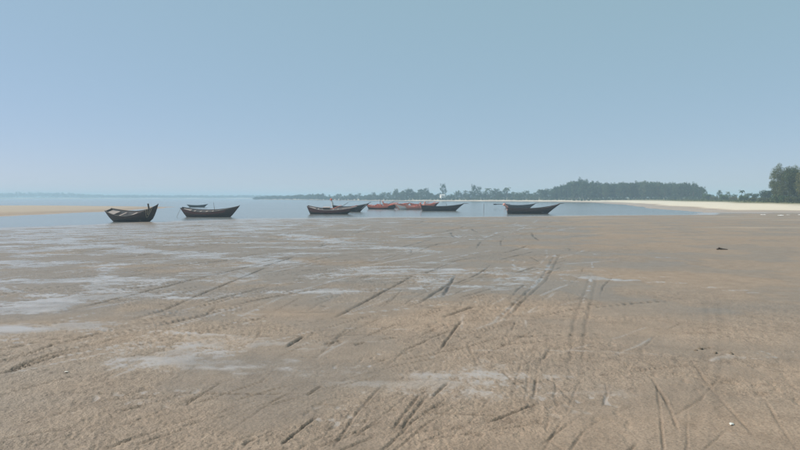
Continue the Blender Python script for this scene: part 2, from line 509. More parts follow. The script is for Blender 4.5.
def ground_material():
    m, nt, N, L, P = new_mat('tidal_sand')
    geo = N.new('ShaderNodeNewGeometry'); pos = geo.outputs['Position']
    def attr(n):
        a = N.new('ShaderNodeAttribute'); a.attribute_name = n; return a.outputs['Fac']
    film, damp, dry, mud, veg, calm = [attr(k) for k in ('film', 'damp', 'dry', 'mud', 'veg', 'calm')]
    big = noise_node(nt, 0.35, 4, 0.6, pos, (0.6, 1.2, 1))
    mid = noise_node(nt, 3.0, 5, 0.65, pos)
    fin = noise_node(nt, 60.0, 4, 0.7, pos)
    c = ramp(nt, mid.outputs['Fac'], [(0.3, SAND_DARK), (0.7, SAND_LIGHT)]).outputs['Color']
    c = mixc(nt, math_node(nt, 'MULTIPLY', math_node(nt, 'SUBTRACT', big.outputs['Fac'], 0.42, True), 2.2, True), c, SAND_GREY)
    g = ramp(nt, fin.outputs['Fac'], [(0.30, (0.50, 0.48, 0.46)), (0.5, (1, 1, 1)), (0.72, (1.3, 1.3, 1.28))]).outputs['Color']
    c = mixc(nt, 0.8, c, g, 'MULTIPLY')
    spk = noise_node(nt, 11.0, 5, 0.72, pos, (1.0, 0.6, 1.0))
    sr = ramp(nt, spk.outputs['Fac'], [(0.30, (0.58, 0.56, 0.54)), (0.46, (0.97, 0.97, 0.97)), (0.70, (1.10, 1.10, 1.09))]).outputs['Color']
    c = mixc(nt, math_node(nt, 'SUBTRACT', 0.9, math_node(nt, 'MULTIPLY', calm, 0.75)), c, sr, 'MULTIPLY')
    c = mixc(nt, math_node(nt, 'MULTIPLY', calm, 0.6), c, mixc(nt, 1.0, c, (0.92, 0.90, 0.87), 'MULTIPLY'))
    c = mixc(nt, math_node(nt, 'MULTIPLY', mud, 0.9), c, (0.060, 0.046, 0.034))  # near-black rut lines: wet mud, with the shade of the groove painted in
    c = mixc(nt, math_node(nt, 'MULTIPLY', damp, 0.85), c, mixc(nt, 1.0, c, (0.68, 0.72, 0.755), 'MULTIPLY'))
    c = mixc(nt, math_node(nt, 'MULTIPLY', film, 0.75), c, (0.42, 0.36, 0.325))  # silvery sky reflection on the water films painted in as a paler base
    c = mixc(nt, dry, c, DRY_SAND)
    scrub = ramp(nt, mid.outputs['Fac'], [(0.35, (0.10, 0.11, 0.045)), (0.65, (0.21, 0.18, 0.10))]).outputs['Color']
    c = mixc(nt, math_node(nt, 'MULTIPLY', veg, 0.95), c, scrub)
    L.new(c, P.inputs['Base Color'])
    ro = math_node(nt, 'SUBTRACT', 0.84, math_node(nt, 'MULTIPLY', damp, 0.42))
    ro = math_node(nt, 'SUBTRACT', ro, math_node(nt, 'MULTIPLY', film, 0.58), True)
    ro = math_node(nt, 'MAXIMUM', ro, 0.20)
    ro = math_node(nt, 'ADD', ro, math_node(nt, 'MULTIPLY', dry, 0.4), True)
    L.new(ro, P.inputs['Roughness'])
    P.inputs['IOR'].default_value = 1.34
    sp = math_node(nt, 'SUBTRACT', 0.5, math_node(nt, 'MULTIPLY', dry, 0.4))
    L.new(sp, P.inputs['Specular IOR Level'])
    hgt = math_node(nt, 'ADD', math_node(nt, 'MULTIPLY', fin.outputs['Fac'], 0.35), noise_node(nt, 22.0, 4, 0.65, pos).outputs['Fac'])
    b = N.new('ShaderNodeBump'); b.inputs['Distance'].default_value = 0.03
    st = math_node(nt, 'MULTIPLY', math_node(nt, 'SUBTRACT', 1.0, film, True), math_node(nt, 'SUBTRACT', 0.80, math_node(nt, 'MULTIPLY', calm, 0.55)))
    st = math_node(nt, 'ADD', st, 0.02)
    L.new(st, b.inputs['Strength']); L.new(hgt, b.inputs['Height'])
    L.new(b.outputs['Normal'], P.inputs['Normal'])
    return m
SAND_DARK = (0.278, 0.207, 0.155)
SAND_LIGHT = (0.358, 0.270, 0.206)
SAND_GREY = (0.315, 0.252, 0.204)
DRY_SAND = (0.60, 0.535, 0.44)
ground = make_ground()
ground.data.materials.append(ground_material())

# water of the creek and bay
def make_water():
    m, nt, N, L, P = new_mat('muddy_water')
    geo = N.new('ShaderNodeNewGeometry'); pos = geo.outputs['Position']
    P.inputs['Base Color'].default_value = (0.17, 0.175, 0.17, 1)
    P.inputs['Roughness'].default_value = 0.15
    P.inputs['IOR'].default_value = 1.333
    w1 = noise_node(nt, 1.6, 4, 0.6, pos, (0.7, 1.6, 1)); w2 = noise_node(nt, 0.16, 3, 0.55, pos, (0.6, 1.5, 1))
    hgt = math_node(nt, 'ADD', math_node(nt, 'MULTIPLY', w2.outputs['Fac'], 1.6), w1.outputs['Fac'])
    calm = noise_node(nt, 0.03, 3, 0.5, pos, (0.5, 1.6, 1))
    b = N.new('ShaderNodeBump'); b.inputs['Distance'].default_value = 0.12
    L.new(math_node(nt, 'MULTIPLY', calm.outputs['Fac'], 0.48), b.inputs['Strength'])
    L.new(hgt, b.inputs['Height']); L.new(b.outputs['Normal'], P.inputs['Normal'])
    mb = MB()
    ring = [(4000 * math.cos(2 * math.pi * k / 64), 4000 * math.sin(2 * math.pi * k / 64), 0) for k in range(64)]
    mb.add(ring, [tuple(range(64))])
    o = mb.build('water', m)
    tag(o, 'calm grey blue water of the tidal creek and bay', kind='structure')
make_water()

# ------------------------------------------------------------------ boats
TAR = wood_mat('tarred_planks', (0.014, 0.009, 0.009), (0.040, 0.026, 0.024), 0.6, worn=(0.075, 0.05, 0.042))
TAR_BROWN = wood_mat('brown_tarred_planks', (0.030, 0.014, 0.013), (0.085, 0.040, 0.034), 0.6, worn=(0.14, 0.09, 0.075))
MAROON = wood_mat('faded_maroon_paint', (0.11, 0.030, 0.028), (0.19, 0.060, 0.05), 0.65, worn=(0.16, 0.12, 0.10))
RED = wood_mat('red_orange_paint', (0.64, 0.11, 0.055), (0.80, 0.25, 0.15), 0.6, worn=(0.45, 0.25, 0.18))
PINK = wood_mat('sun_bleached_red_paint', (0.66, 0.28, 0.21), (0.80, 0.42, 0.34), 0.65, worn=(0.6, 0.45, 0.4))
PALE = wood_mat('bleached_wood', (0.30, 0.235, 0.215), (0.48, 0.40, 0.37), 0.8, worn=(0.5, 0.45, 0.42))
WHITE = wood_mat('white_paint', (0.66, 0.65, 0.62), (0.80, 0.79, 0.77), 0.55, worn=(0.5, 0.46, 0.42))
GREENBLACK = wood_mat('dark_green_paint', (0.012, 0.022, 0.022), (0.03, 0.045, 0.045), 0.6)
BAMBOO = wood_mat('bamboo', (0.10, 0.075, 0.05), (0.2, 0.15, 0.10), 0.6)
DARKWOOD = wood_mat('weathered_dark_wood', (0.05, 0.04, 0.035), (0.12, 0.095, 0.08), 0.8)
ROPE = wood_mat('pale_rope', (0.36, 0.31, 0.22), (0.5, 0.44, 0.33), 0.9)
NET_RED = wood_mat('red_net', (0.42, 0.08, 0.05), (0.68, 0.22, 0.15), 0.9, grain=(6, 6, 6))
CLOTH_RED = wood_mat('red_cloth', (0.5, 0.06, 0.05), (0.62, 0.10, 0.08), 0.85, grain=(3, 3, 3))

class Hull:
    def __init__(s, L, B, D, bow, stern, draft=0.16, bow_over=1.3, stern_over=0.5, transom=0.30, pw=2.1, stem=1.15):
        s.L, s.B, s.D, s.bow, s.stern, s.draft, s.bo, s.so, s.tr, s.pw, s.stem = L, B, D, bow, stern, draft, bow_over, stern_over, transom, pw, stem
        s.Lk = L - bow_over - stern_over
    def sheer(s, t):
        if t > 0.42: return s.D + (s.bow - s.D) * ((t - 0.42) / 0.58) ** s.pw
        return s.D + (s.stern - s.D) * ((0.42 - t) / 0.42) ** 2.0
    def half(s, t):
        m = 0.44
        if t > m: k = 1 - ((t - m) / (1 - m)) ** 2.3
        else: k = s.tr + (1 - s.tr) * (1 - ((m - t) / m) ** 2.0)
        return max(s.B / 2 * k, 0.03)
    def keel(s, t):
        return -s.draft + 0.10 * max(0, (t - 0.85) / 0.15) ** 2 + 0.08 * max(0, (0.15 - t) / 0.15) ** 2
    def p(s, t, v, side=1, off=0.0, dz=0.0):
        xk = -s.L / 2 + s.so + t * s.Lk
        xs = -s.L / 2 + t * s.L
        e = v ** (s.stem if t > 0.5 else 1.0)
        x = xk + (xs - xk) * e
        prof = 1 - (1 - v) ** 2.2
        full = 0.30 + 0.70 * prof if v > 0 else 0.22
        y = s.half(t) * full * (1 if v > 0 else 0.9)
        y = max(y + off, 0.01)
        z = s.keel(t) + (s.sheer(t) - s.keel(t)) * v + dz
        return Vector((x, side * y, z))

def strip(mb, rows, flip=False):
    n = len(rows[0]); vs_ = [p for r in rows for p in r]
    fs_ = []
    for i in range(len(rows) - 1):
        for k in range(n - 1):
            q = (i * n + k, i * n + k + 1, (i + 1) * n + k + 1, (i + 1) * n + k)
            fs_.append(q[::-1] if flip else q)
    mb.add(vs_, fs_)

def make_boat(label, loc, yaw, hull, heel=0.0, trim=0.0, mats=None, strake=None, lining=None, rail=None, thwarts=5, fore=True, aft=True,
              post=None, stern_post=None, spar=None, boom=None, rope=None, bow_patch=None, cabin=None, sticks=0, mast=None, seed=1):
    rg = random.Random(seed)
    body = mats or TAR; rail = rail or DARKWOOD; lining = lining or PALE
    root = empty('fishing_boat', loc, (R(heel), R(trim), R(yaw)))
    root.rotation_mode = 'XYZ'
    tag(root, label, 'boat', 'wooden fishing boats moored in the creek')
    T = [i / 26 for i in range(27)]
    V = [0, 0.06, 0.16, 0.30, 0.46, 0.62, 0.78, 0.90, 1.0]
    # outer skin: lapped planks, each strake a touch prouder at its lower edge
    mb = MB()
    for side in (1, -1):
        for a in range(len(V) - 1):
            rows = [[hull.p(t, V[a], side, 0.014 if a else 0), hull.p(t, V[a + 1], side, 0.0)] for t in T]
            strip(mb, rows, side > 0)
            rows = [[hull.p(t, V[a + 1], side, 0.0), hull.p(t, V[a + 1], side, 0.014)] for t in T]
            if a < len(V) - 2: strip(mb, rows, side > 0)
    strip(mb, [[hull.p(t, 0, -1), hull.p(t, 0, 1)] for t in T])
    tr = [hull.p(0, v, 1) for v in V]; tl = [hull.p(0, v, -1) for v in V]
    strip(mb, [[a_, b_] for a_, b_ in zip(tr, tl)])
    mb.build('hull', body, root)
    # inner lining
    th = 0.05
    mb = MB(); VI = [0.30, 0.5, 0.7, 0.88, 1.0]
    for side in (1, -1):
        strip(mb, [[hull.p(0.02 + 0.95 * t, v, side, -th) for v in VI] for t in T], side < 0)
    strip(mb, [[hull.p(0.02 + 0.95 * t, 0.30, 1, -th), hull.p(0.02 + 0.95 * t, 0.30, -1, -th)] for t in T], True)
    mb.build('lining', lining, root)
    # gunwales
    for side in (1, -1):
        mb = MB(); n = len(T)
        sec = [[hull.p(t, 1, side, -th - 0.02, 0.0), hull.p(t, 1, side, 0.045, -0.01), hull.p(t, 1, side, 0.045, 0.06), hull.p(t, 1, side, -th - 0.02, 0.06), hull.p(t, 1, side, -th - 0.02, 0.0)] for t in T]
        strip(mb, sec, side < 0)
        for q in (sec[0], sec[-1]): mb.add(q[:4], [(0, 1, 2, 3)])
        mb.build('gunwale', rail, root)
    # painted top strake
    if strake is not None:
        smat, v0, t0, t1 = strake
        for side in (1, -1):
            mb = MB()
            TT = [t0 + (t1 - t0) * i / 22 for i in range(23)]
            o_ = [[hull.p(t, v0, side, 0.004), hull.p(t, v0, side, 0.03), hull.p(t, (v0 + 1) / 2, side, 0.03), hull.p(t, 0.995, side, 0.03), hull.p(t, 0.995, side, 0.004)] for t in TT]
            strip(mb, o_, side < 0)
            for q in (o_[0], o_[-1]): mb.add(q, [(0, 1, 2, 3, 4)])
            mb.build('top_strake', smat, root)
    if bow_patch is not None:
        smat, t0, t1, v0 = bow_patch
        for side in (1, -1):
            mb = MB(); TT = [t0 + (t1 - t0) * i / 12 for i in range(13)]
            strip(mb, [[hull.p(t, v, side, 0.022) for v in (v0, 0.4, 0.6, 0.8, 0.97)] for t in TT], side > 0)
            strip(mb, [[hull.p(t, v, side, 0.016) for v in (v0, 0.4, 0.6, 0.8, 0.97)] for t in TT], side < 0)
            mb.build('painted_panel', smat, root)
    # stem post running up the bow
    mb = MB()
    mb.tube([hull.p(1, v, 1) * 1.0 * Vector((1, 0, 1)) if False else Vector((hull.p(1, v, 1).x, 0, hull.p(1, v, 1).z)) for v in (0, .2, .4, .6, .8, 1.0)] + [Vector((hull.L / 2 + 0.10, 0, hull.bow + 0.13))], [0.07, 0.07, 0.065, 0.06, 0.06, 0.06, 0.04], 6)
    mb.build('stem_post', body, root)
    # thwarts
    for k in range(thwarts):
        t = 0.16 + 0.62 * (k + 0.5) / thwarts
        a_ = hull.p(t, 0.86, 1, -0.03); b_ = hull.p(t, 0.86, -1, -0.03)
        mb = MB(); mb.box((a_.x, 0, a_.z), (rg.uniform(0.14, 0.22), 2 * a_.y, 0.045)); mb.build('thwart', PALE if lining is PALE or k % 2 else DARKWOOD, root)
    def deck(nm, t0, t1, v, mat):
        n = 5
        for k in range(n):
            ta = t0 + (t1 - t0) * k / n; tb = t0 + (t1 - t0) * (k + 0.93) / n
            mb = MB(); q = []
            for dz in (0.0, -0.03):
                for t, sd in ((ta, 1), (ta, -1), (tb, -1), (tb, 1)):
                    q.append(hull.p(t, v, sd, -0.03, dz))
            mb.add(q, [(0, 1, 2, 3), (7, 6, 5, 4), (0, 4, 5, 1), (1, 5, 6, 2), (2, 6, 7, 3), (3, 7, 4, 0)])
            mb.build(nm, mat, root)
    if fore: deck('foredeck_board', 0.80, 0.95, 0.93, DARKWOOD)
    if aft: deck('aft_deck_board', 0.03, 0.16, 0.93, PALE)
    # bottom boards seen when she heels
    mb = MB(); mb.box((-0.1, 0, hull.keel(0.5) + 0.45 * (hull.D + hull.draft)), (hull.L * 0.40, hull.B * 0.55, 0.03)); mb.build('floor_board', PALE, root)
    if post is not None:          # samson post near the bow
        t, hgt, rad = post; a_ = hull.p(t, 0.9, 1)
        mb = MB(); mb.tube([(a_.x, 0, a_.z - 0.5), (a_.x, 0, a_.z + hgt)], rad, 8); mb.build('samson_post', DARKWOOD, root)
    if mast is not None:
        t, hgt, rad, lean = mast; a_ = hull.p(t, 0.4, 1)
        mb = MB(); mb.tube([(a_.x, 0, hull.keel(t) + 0.05), (a_.x + lean / 2, 0.02, hgt / 2), (a_.x + lean, 0, hgt)], [rad, rad * 0.85, rad * 0.6], 6); mb.build('mast', BAMBOO, root)
    if stern_post is not None:    # tall painted stern boards
        hgt, m1, m2, lean = stern_post; a_ = hull.p(0, 1, 1)
        mb = MB()
        mb.tube([(a_.x + 0.18, 0, a_.z - 0.35), (a_.x + 0.02, 0, a_.z + 0.35 * hgt), (a_.x - lean * 0.6, 0, a_.z + 0.72 * hgt)], [0.20, 0.19, 0.15], 6)
        mb.build('stern_post', m1, root)
        mb = MB()
        mb.tube([(a_.x - lean * 0.6, 0, a_.z + 0.70 * hgt), (a_.x - lean * 0.85, 0, a_.z + 0.86 * hgt), (a_.x - lean * 1.0, 0, a_.z + hgt)], [0.17, 0.22, 0.08], 6)
        mb.build('stern_finial', m2, root)
    if spar is not None:          # pole carried on past the stem
        ln, up = spar
        mb = MB(); mb.tube([(hull.L / 2 - 0.9, 0.05, hull.bow - 0.30), (hull.L / 2 + 0.1, 0.03, hull.bow + 0.10), (hull.L / 2 + ln, 0, hull.bow + up)], [0.06, 0.06, 0.035], 6); mb.build('bow_spar', DARKWOOD, root)
    if boom is not None:          # steering oar laid out over the stern
        ln, up = boom
        mb = MB(); mb.tube([(-hull.L / 2 + 1.4, 0.25, hull.stern + 0.02), (-hull.L / 2, 0.2, hull.stern + 0.08), (-hull.L / 2 - ln, 0.1, hull.stern + up)], [0.06, 0.07, 0.09], 6)
        mb.box((-hull.L / 2 - ln - 0.25, 0.1, hull.stern + up), (0.8, 0.05, 0.26)); mb.build('steering_oar', TAR, root)
    for k in range(sticks):       # bamboo poles and oars lying aslant on board
        t = 0.12 + 0.6 * rg.random(); a_ = hull.p(t, 0.9, 1); l_ = rg.uniform(1.2, 2.6)
        mb = MB(); y0 = rg.uniform(-0.4, 0.4)
        mb.tube([(a_.x, y0, a_.z), (a_.x + l_ * 0.5, y0 + rg.uniform(-.15, .15), a_.z + rg.uniform(0.25, 0.45)), (a_.x + l_, y0 + rg.uniform(-.3, .3), a_.z + rg.uniform(0.45, 0.85))], [0.05, 0.045, 0.035], 5)
        mb.build('oar', RED if k % 2 == 0 else DARKWOOD, root)
    if cabin is not None:
        x0, w_, d_, h_, cm = cabin
        mb = MB(); mb.box((x0, 0, hull.D + h_ / 2 - 0.1), (w_, d_, h_)); mb.build('engine_box', cm, root)
        mb = MB(); mb.box((x0, 0, hull.D + h_ - 0.08), (w_ + 0.14, d_ + 0.14, 0.05)); mb.build('engine_box_lid', PALE, root)
    if rope == 'prow':            # loops of line slung over the near bow
        mb = MB()
        for (ta, tb, dp) in ((0.83, 0.93, 0.62), (0.86, 0.90, 0.42)):
            a_ = hull.p(ta, 1, -1, 0.07); b_ = hull.p(tb, 1, -1, 0.07)
            pts = []
            for i in range(13):
                u = i / 12; sag = 4 * u * (1 - u)
                vv = 1 - dp * sag * 0.9
                q = hull.p(ta + (tb - ta) * u, vv, -1, 0.055); q.z += 0.07 * (1 - sag); pts.append(q)
            mb.tube(pts, 0.022, 5)
        mb.build('rope', ROPE, root)
    if rope == 'stern':           # mooring line off the stern into the water
        a_ = hull.p(0, 1, 1)
        mb = MB(); mb.tube([(a_.x, 0, a_.z), (a_.x - 0.35, 0.05, a_.z * 0.55), (a_.x - 0.6, 0.1, a_.z * 0.2), (a_.x - 0.75, 0.1, -0.1)], 0.02, 5); mb.build('rope', ROPE, root)
    return root

boatA = make_boat('nearest dark boat heeled toward the beach with high upturned bow and stump post', (-28.5, 66.2, 0.06), -13, Hull(6.15, 2.1, 0.80, 1.80, 1.25, 0.18, 1.45, 0.60, 0.50, 1.7, 0.62), heel=14, mats=TAR, lining=PALE, rail=DARKWOOD,
          strake=(TAR_BROWN, 0.78, 0.02, 0.75), post=(0.83, 0.75, 0.085), thwarts=3, rope='prow', seed=3)
boatB = make_boat('long dark brown boat with bleached inside, second from the left end of the shore', (-25.3, 82.3, 0.05), -4, Hull(7.9, 2.0, 0.74, 1.42, 1.20, 0.16, 1.35, 0.70, 0.35, 2.0, 0.9), heel=8, mats=TAR_BROWN, lining=PALE, rail=DARKWOOD,
          strake=(MAROON, 0.70, 0.02, 0.80), mast=(0.62, 1.9, 0.035, -0.1), thwarts=6, rope='stern', seed=4)
boatC = make_boat('small dark green boat far out behind the brown boat', (-54.6, 166.0, 0.05), 6, Hull(5.4, 1.5, 0.42, 0.72, 0.62, 0.15, 0.9, 0.7, 0.2), mats=GREENBLACK, lining=DARKWOOD, rail=GREENBLACK, thwarts=3, seed=5)
boatD = make_boat('maroon boat with pale gunwale lying before the crowded boats', (-10.6, 96.5, 0.05), -3, Hull(7.8, 2.0, 0.70, 1.10, 1.25, 0.16, 1.6, 0.45, 0.45, 1.9), heel=8, mats=TAR, lining=PALE, rail=PALE,
          strake=(MAROON, 0.46, 0.01, 0.93), thwarts=6, cabin=(-0.9, 1.0, 0.7, 0.42, DARKWOOD), sticks=1, seed=6)
boatE = make_boat('black boat with white and red stern post behind the maroon boat', (-9.0, 112.0, 0.05), 10, Hull(6.6, 1.8, 0.80, 1.45, 1.15, 0.16, 1.6, 0.3, 0.3, 1.7), heel=4, mats=TAR, lining=DARKWOOD, rail=DARKWOOD,
          stern_post=(1.25, WHITE, RED, 0.25), bow_patch=(WHITE, 0.93, 0.97, 0.55), sticks=2, thwarts=4, spar=(0.5, 0.3), seed=7)
boatF = make_boat('dark boat heaped with red nets and a black mast in the far cluster', (-3.9, 137.0, 0.05), -6, Hull(7.0, 1.9, 0.62, 1.25, 0.95, 0.16, 1.0, 0.4, 0.4, 1.9), heel=5, mats=TAR, lining=PINK, rail=RED,
          strake=(RED, 0.58, 0.02, 0.72), mast=(0.45, 2.35, 0.08, 0.05), sticks=4, thwarts=5, seed=8)
boatG = make_boat('bleached red boat with white bow panel pointing left in the far cluster', (2.0, 132.6, 0.05), 176, Hull(6.6, 1.9, 0.66, 1.25, 0.95, 0.16, 1.0, 0.4, 0.4, 1.9), heel=-6, mats=PINK, lining=PINK, rail=PINK,
          strake=(RED, 0.72, 0.02, 0.62), bow_patch=(WHITE, 0.62, 0.93, 0.12), sticks=4, thwarts=5, stern_post=(0.7, PINK, RED, 0.1), seed=9)
boatK = make_boat('half hidden red boat with slanting oars behind the long black boat', (6.2, 157.0, 0.05), 4, Hull(7.4, 1.9, 0.72, 1.3, 1.1, 0.16, 1.1, 0.5, 0.4, 1.9), heel=5, mats=TAR_BROWN, lining=PINK, rail=RED,
          strake=(RED, 0.45, 0.02, 0.9), sticks=6, thwarts=5, seed=10)
boatH = make_boat('long black boat with red stern post at the right end of the cluster', (8.15, 119.6, 0.05), 2, Hull(8.3, 1.9, 0.78, 1.30, 1.05, 0.16, 1.55, 0.35, 0.35, 2.2), heel=2, mats=TAR, lining=DARKWOOD, rail=TAR,
          stern_post=(0.5, RED, RED, 0.1), spar=(1.0, 0.12), mast=(0.68, 1.35, 0.06, 0.0), thwarts=5, seed=11)
boatI = make_boat('black boat with faded red stern post and long rising bow, nearest of the right pair', (21.2, 98.2, 0.05), 2, Hull(8.4, 2.0, 0.74, 1.48, 0.92, 0.16, 1.9, 0.12, 0.40, 2.1), heel=3, mats=TAR, lining=DARKWOOD, rail=TAR_BROWN,
          strake=(TAR_BROWN, 0.66, 0.01, 0.93), stern_post=(0.62, PINK, PINK, 0.62), spar=(0.75, 0.12), thwarts=6, seed=12)
boatJ = make_boat('slender black boat with steering oar over the stern, farther of the right pair', (29.4, 151.0, 0.05), 3, Hull(7.6, 1.7, 0.62, 1.05, 0.85, 0.15, 1.4, 0.35, 0.3, 2.4), heel=1, mats=TAR, lining=DARKWOOD, rail=TAR,
          boom=(2.1, 0.02), spar=(0.9, 0.16), thwarts=5, stern_post=(0.3, RED, RED, 0.05), seed=13)

boatL = make_boat('sun bleached pink boat hemmed in between the dark masted boat and the white bowed one', (-0.9, 152.0, 0.05), -5, Hull(6.6, 1.9, 0.80, 1.25, 1.15, 0.16, 1.0, 0.5, 0.4, 1.9), heel=6, mats=PINK, lining=PINK, rail=RED,
          strake=(RED, 0.5, 0.02, 0.9), sticks=5, thwarts=5, stern_post=(0.5, PINK, RED, 0.1), seed=14)

def net_heap(label, x, y, z, sx, sy, sz, mat, seed):
    rg = random.Random(seed); nz = Noise(seed)
    mb = MB(); vs_, fs_ = [], []; n, m_ = 18, 7
    for j in range(m_):
        ph = j / (m_ - 1) * math.pi / 2
        for i in range(n):
            a = 2 * math.pi * i / n
            k = 1 + 0.35 * float(nz(np.array([3 * math.cos(a) + j * .6]), np.array([3 * math.sin(a)]))[0])
            vs_.append((sx * k * math.cos(a) * math.cos(ph), sy * k * math.sin(a) * math.cos(ph), sz * k * math.sin(ph)))
    for j in range(m_ - 1):
        for i in range(n):
            fs_.append((j * n + i, j * n + (i + 1) % n, (j + 1) * n + (i + 1) % n, (j + 1) * n + i))
    fs_.append(tuple(range(n - 1, -1, -1)))
    mb.add(vs_, fs_)
    o = mb.build('net_heap', mat); o.location = (x, y, z)
    tag(o, label, 'fishing net', 'nets heaped in the far boats')
net_heap('red net heaped amidships in the dark boat with the mast', -4.8, 137.0, 0.35, 1.2, 0.6, 0.75, NET_RED, 21)
net_heap('red net heaped at the stern of the bleached red boat', 3.6, 132.6, 0.35, 0.9, 0.55, 0.7, NET_RED, 22)
net_heap('small pale red net heaped near the bow of the dark masted boat', -6.4, 137.2, 0.4, 0.5, 0.5, 0.6, wood_mat('pale_red_net', (0.5, 0.25, 0.22), (0.65, 0.4, 0.36), 0.9, grain=(6, 6, 6)), 23)

def stake(label, x, y, top, lean, rad):
    mb = MB(); mb.tube([(x, y, ground_z(x, y) - 0.3), (x + lean * 0.5, y, top * 0.5), (x + lean, y, top)], [rad, rad * 0.9, rad * 0.7], 6)
    o = mb.build('mooring_stake', BAMBOO); tag(o, label, 'stake')
stake('thin bamboo stake standing in the water between the boats', 14.5, 106.9, 1.55, 0.08, 0.035)

# ------------------------------------------------------------------ trees
BARK = wood_mat('casuarina_bark', (0.07, 0.055, 0.045), (0.15, 0.125, 0.105), 0.9, grain=(8, 8, 1.5))
LEAF_FAR = leaf_mat('casuarina_needles', (0.020, 0.048, 0.028), (0.050, 0.092, 0.046), (0.11, 0.145, 0.07))
LEAF_NEAR = leaf_mat('near_casuarina_needles', (0.042, 0.062, 0.022), (0.095, 0.120, 0.044), (0.175, 0.165, 0.070))
LEAF_BUSH = leaf_mat('bush_leaves', (0.035, 0.07, 0.02), (0.07, 0.12, 0.035), (0.12, 0.15, 0.055))
LEAF_SCRUB = leaf_mat('dry_scrub_leaves', (0.06, 0.08, 0.03), (0.10, 0.115, 0.045), (0.16, 0.15, 0.07))

def leaf_cloud(rg, clumps, n, ln, wd, droop=0.3):
    """n slender leaf blades scattered through the clumps (centre, radii)"""
    g = np.random.default_rng(rg.randrange(1 << 30))
    vol = np.array([c[1][0] * c[1][1] * c[1][2] for c in clumps]) ** 0.55
    pick = g.choice(len(clumps), n, p=vol / vol.sum())
    cen = np.array([c[0] for c in clumps])[pick]; rad = np.array([c[1] for c in clumps])[pick]
    d = g.normal(size=(n, 3)); d /= np.linalg.norm(d, axis=1)[:, None]
    rr = g.random(n) ** 0.45
    pos = cen + d * rad * rr[:, None]
    ax = d * 0.9 + g.normal(size=(n, 3)) * 0.7 + np.array([0, 0, 0.25 - droop])
    ax /= np.linalg.norm(ax, axis=1)[:, None]
    sd = np.cross(ax, g.normal(size=(n, 3))); sd /= np.linalg.norm(sd, axis=1)[:, None]
    l = (ln * (0.6 + 0.8 * g.random(n)))[:, None]; w = (wd * (0.6 + 0.8 * g.random(n)))[:, None]
    P = np.stack([pos - ax * l / 2, pos + sd * w / 2, pos + ax * l / 2, pos - sd * w / 2], 1)
    return P.reshape(-1, 3), np.arange(4 * n).reshape(-1, 4)
def cloud_mesh(name, P, F, mat):
    me = bpy.data.meshes.new(name)
    me.from_pydata(P.tolist(), [], F.tolist()); me.materials.append(mat); me.update()
    return me

def casuarina(seed, h, spread, nleaf, ln, wd, leaf, bare=0.16, limbs=18, lean=0.0):
    """trunk and crown meshes of an upright feathery tree"""
    rg = random.Random(seed)
    mb = MB(); top = Vector((lean * h, rg.uniform(-.03, .03) * h, h * 0.95))
    tp = [Vector((0, 0, -0.3)), Vector((lean * h * .2 + rg.uniform(-.015, .015) * h, 0, h * .3)), Vector((lean * h * .55, rg.uniform(-.02, .02) * h, h * .62)), top]
    mb.tube(tp, [h * 0.022, h * 0.017, h * 0.010, h * 0.003], 7)
    cl = [((top.x, top.y, h * 0.92), (spread * .15, spread * .15, h * .09)), ((top.x, top.y, h * 1.0), (spread * .07, spread * .07, h * .07))]
    for k in range(limbs):
        f = bare + (0.95 - bare) * (k + rg.random()) / limbs
        a = k * 2.4 + rg.uniform(-.5, .5)
        b0 = tp[1].lerp(tp[3], max(0, (f - .3) / .7)) if f > .3 else tp[0].lerp(tp[1], f / .3)
        prof = math.sin(math.pi * min(1, (1 - f) * 0.62 + 0.16)) * (1.0 if f > 0.3 else 0.9)
        l_ = spread * 0.62 * prof * rg.uniform(0.7, 1.25)
        e = b0 + Vector((math.cos(a) * l_, math.sin(a) * l_, l_ * rg.uniform(0.35, 0.9)))
        mid = b0.lerp(e, .5) + Vector((0, 0, -0.06 * l_))
        mb.tube([b0, mid, e], [h * 0.006, h * 0.004, h * 0.0015], 4)
        s_ = spread * rg.uniform(0.15, 0.24)
        cl.append((tuple(e), (s_, s_, s_ * rg.uniform(1.0, 1.6))))
        cl.append((tuple(mid), (s_ * .75, s_ * .75, s_)))
    P, F = leaf_cloud(rg, cl, nleaf, ln, wd)
    return mb.mesh('trunk', BARK), cloud_mesh('crown', P, F, leaf)
def broad_tree(seed, h, spread, nleaf, ln, wd, leaf, flat=1.0):
    rg = random.Random(seed); mb = MB()
    fork = Vector((rg.uniform(-.05, .05) * h, 0, h * .28))
    mb.tube([(0, 0, -0.3), (fork.x * .6, 0, h * .25), fork], [h * .035, h * .028, h * .022], 7)
    cl = []
    for k in range(6):
        a = k * 2.4 + 1; l_ = spread * .30 * rg.uniform(.5, 1); s_ = spread * rg.uniform(.18, .24)
        cl.append(((math.cos(a) * l_, math.sin(a) * l_, h * rg.uniform(.22, .40)), (s_, s_, s_ * .8)))
    for k in range(11):
        a = k * 2.4; l_ = spread * .40 * rg.uniform(.4, 1)
        e = fork + Vector((math.cos(a) * l_, math.sin(a) * l_, (h * .52 - .3 * l_) * flat * rg.uniform(.35, 1.05)))
        mb.tube([fork, fork.lerp(e, .5) + Vector((0, 0, .05 * h)), e], [h * .016, h * .010, h * .004], 5)
        s_ = spread * rg.uniform(.16, .24); cl.append((tuple(e), (s_, s_, s_ * .85)))
    P, F = leaf_cloud(rg, cl, nleaf, ln, wd)
    return mb.mesh('trunk', BARK), cloud_mesh('crown', P, F, leaf)
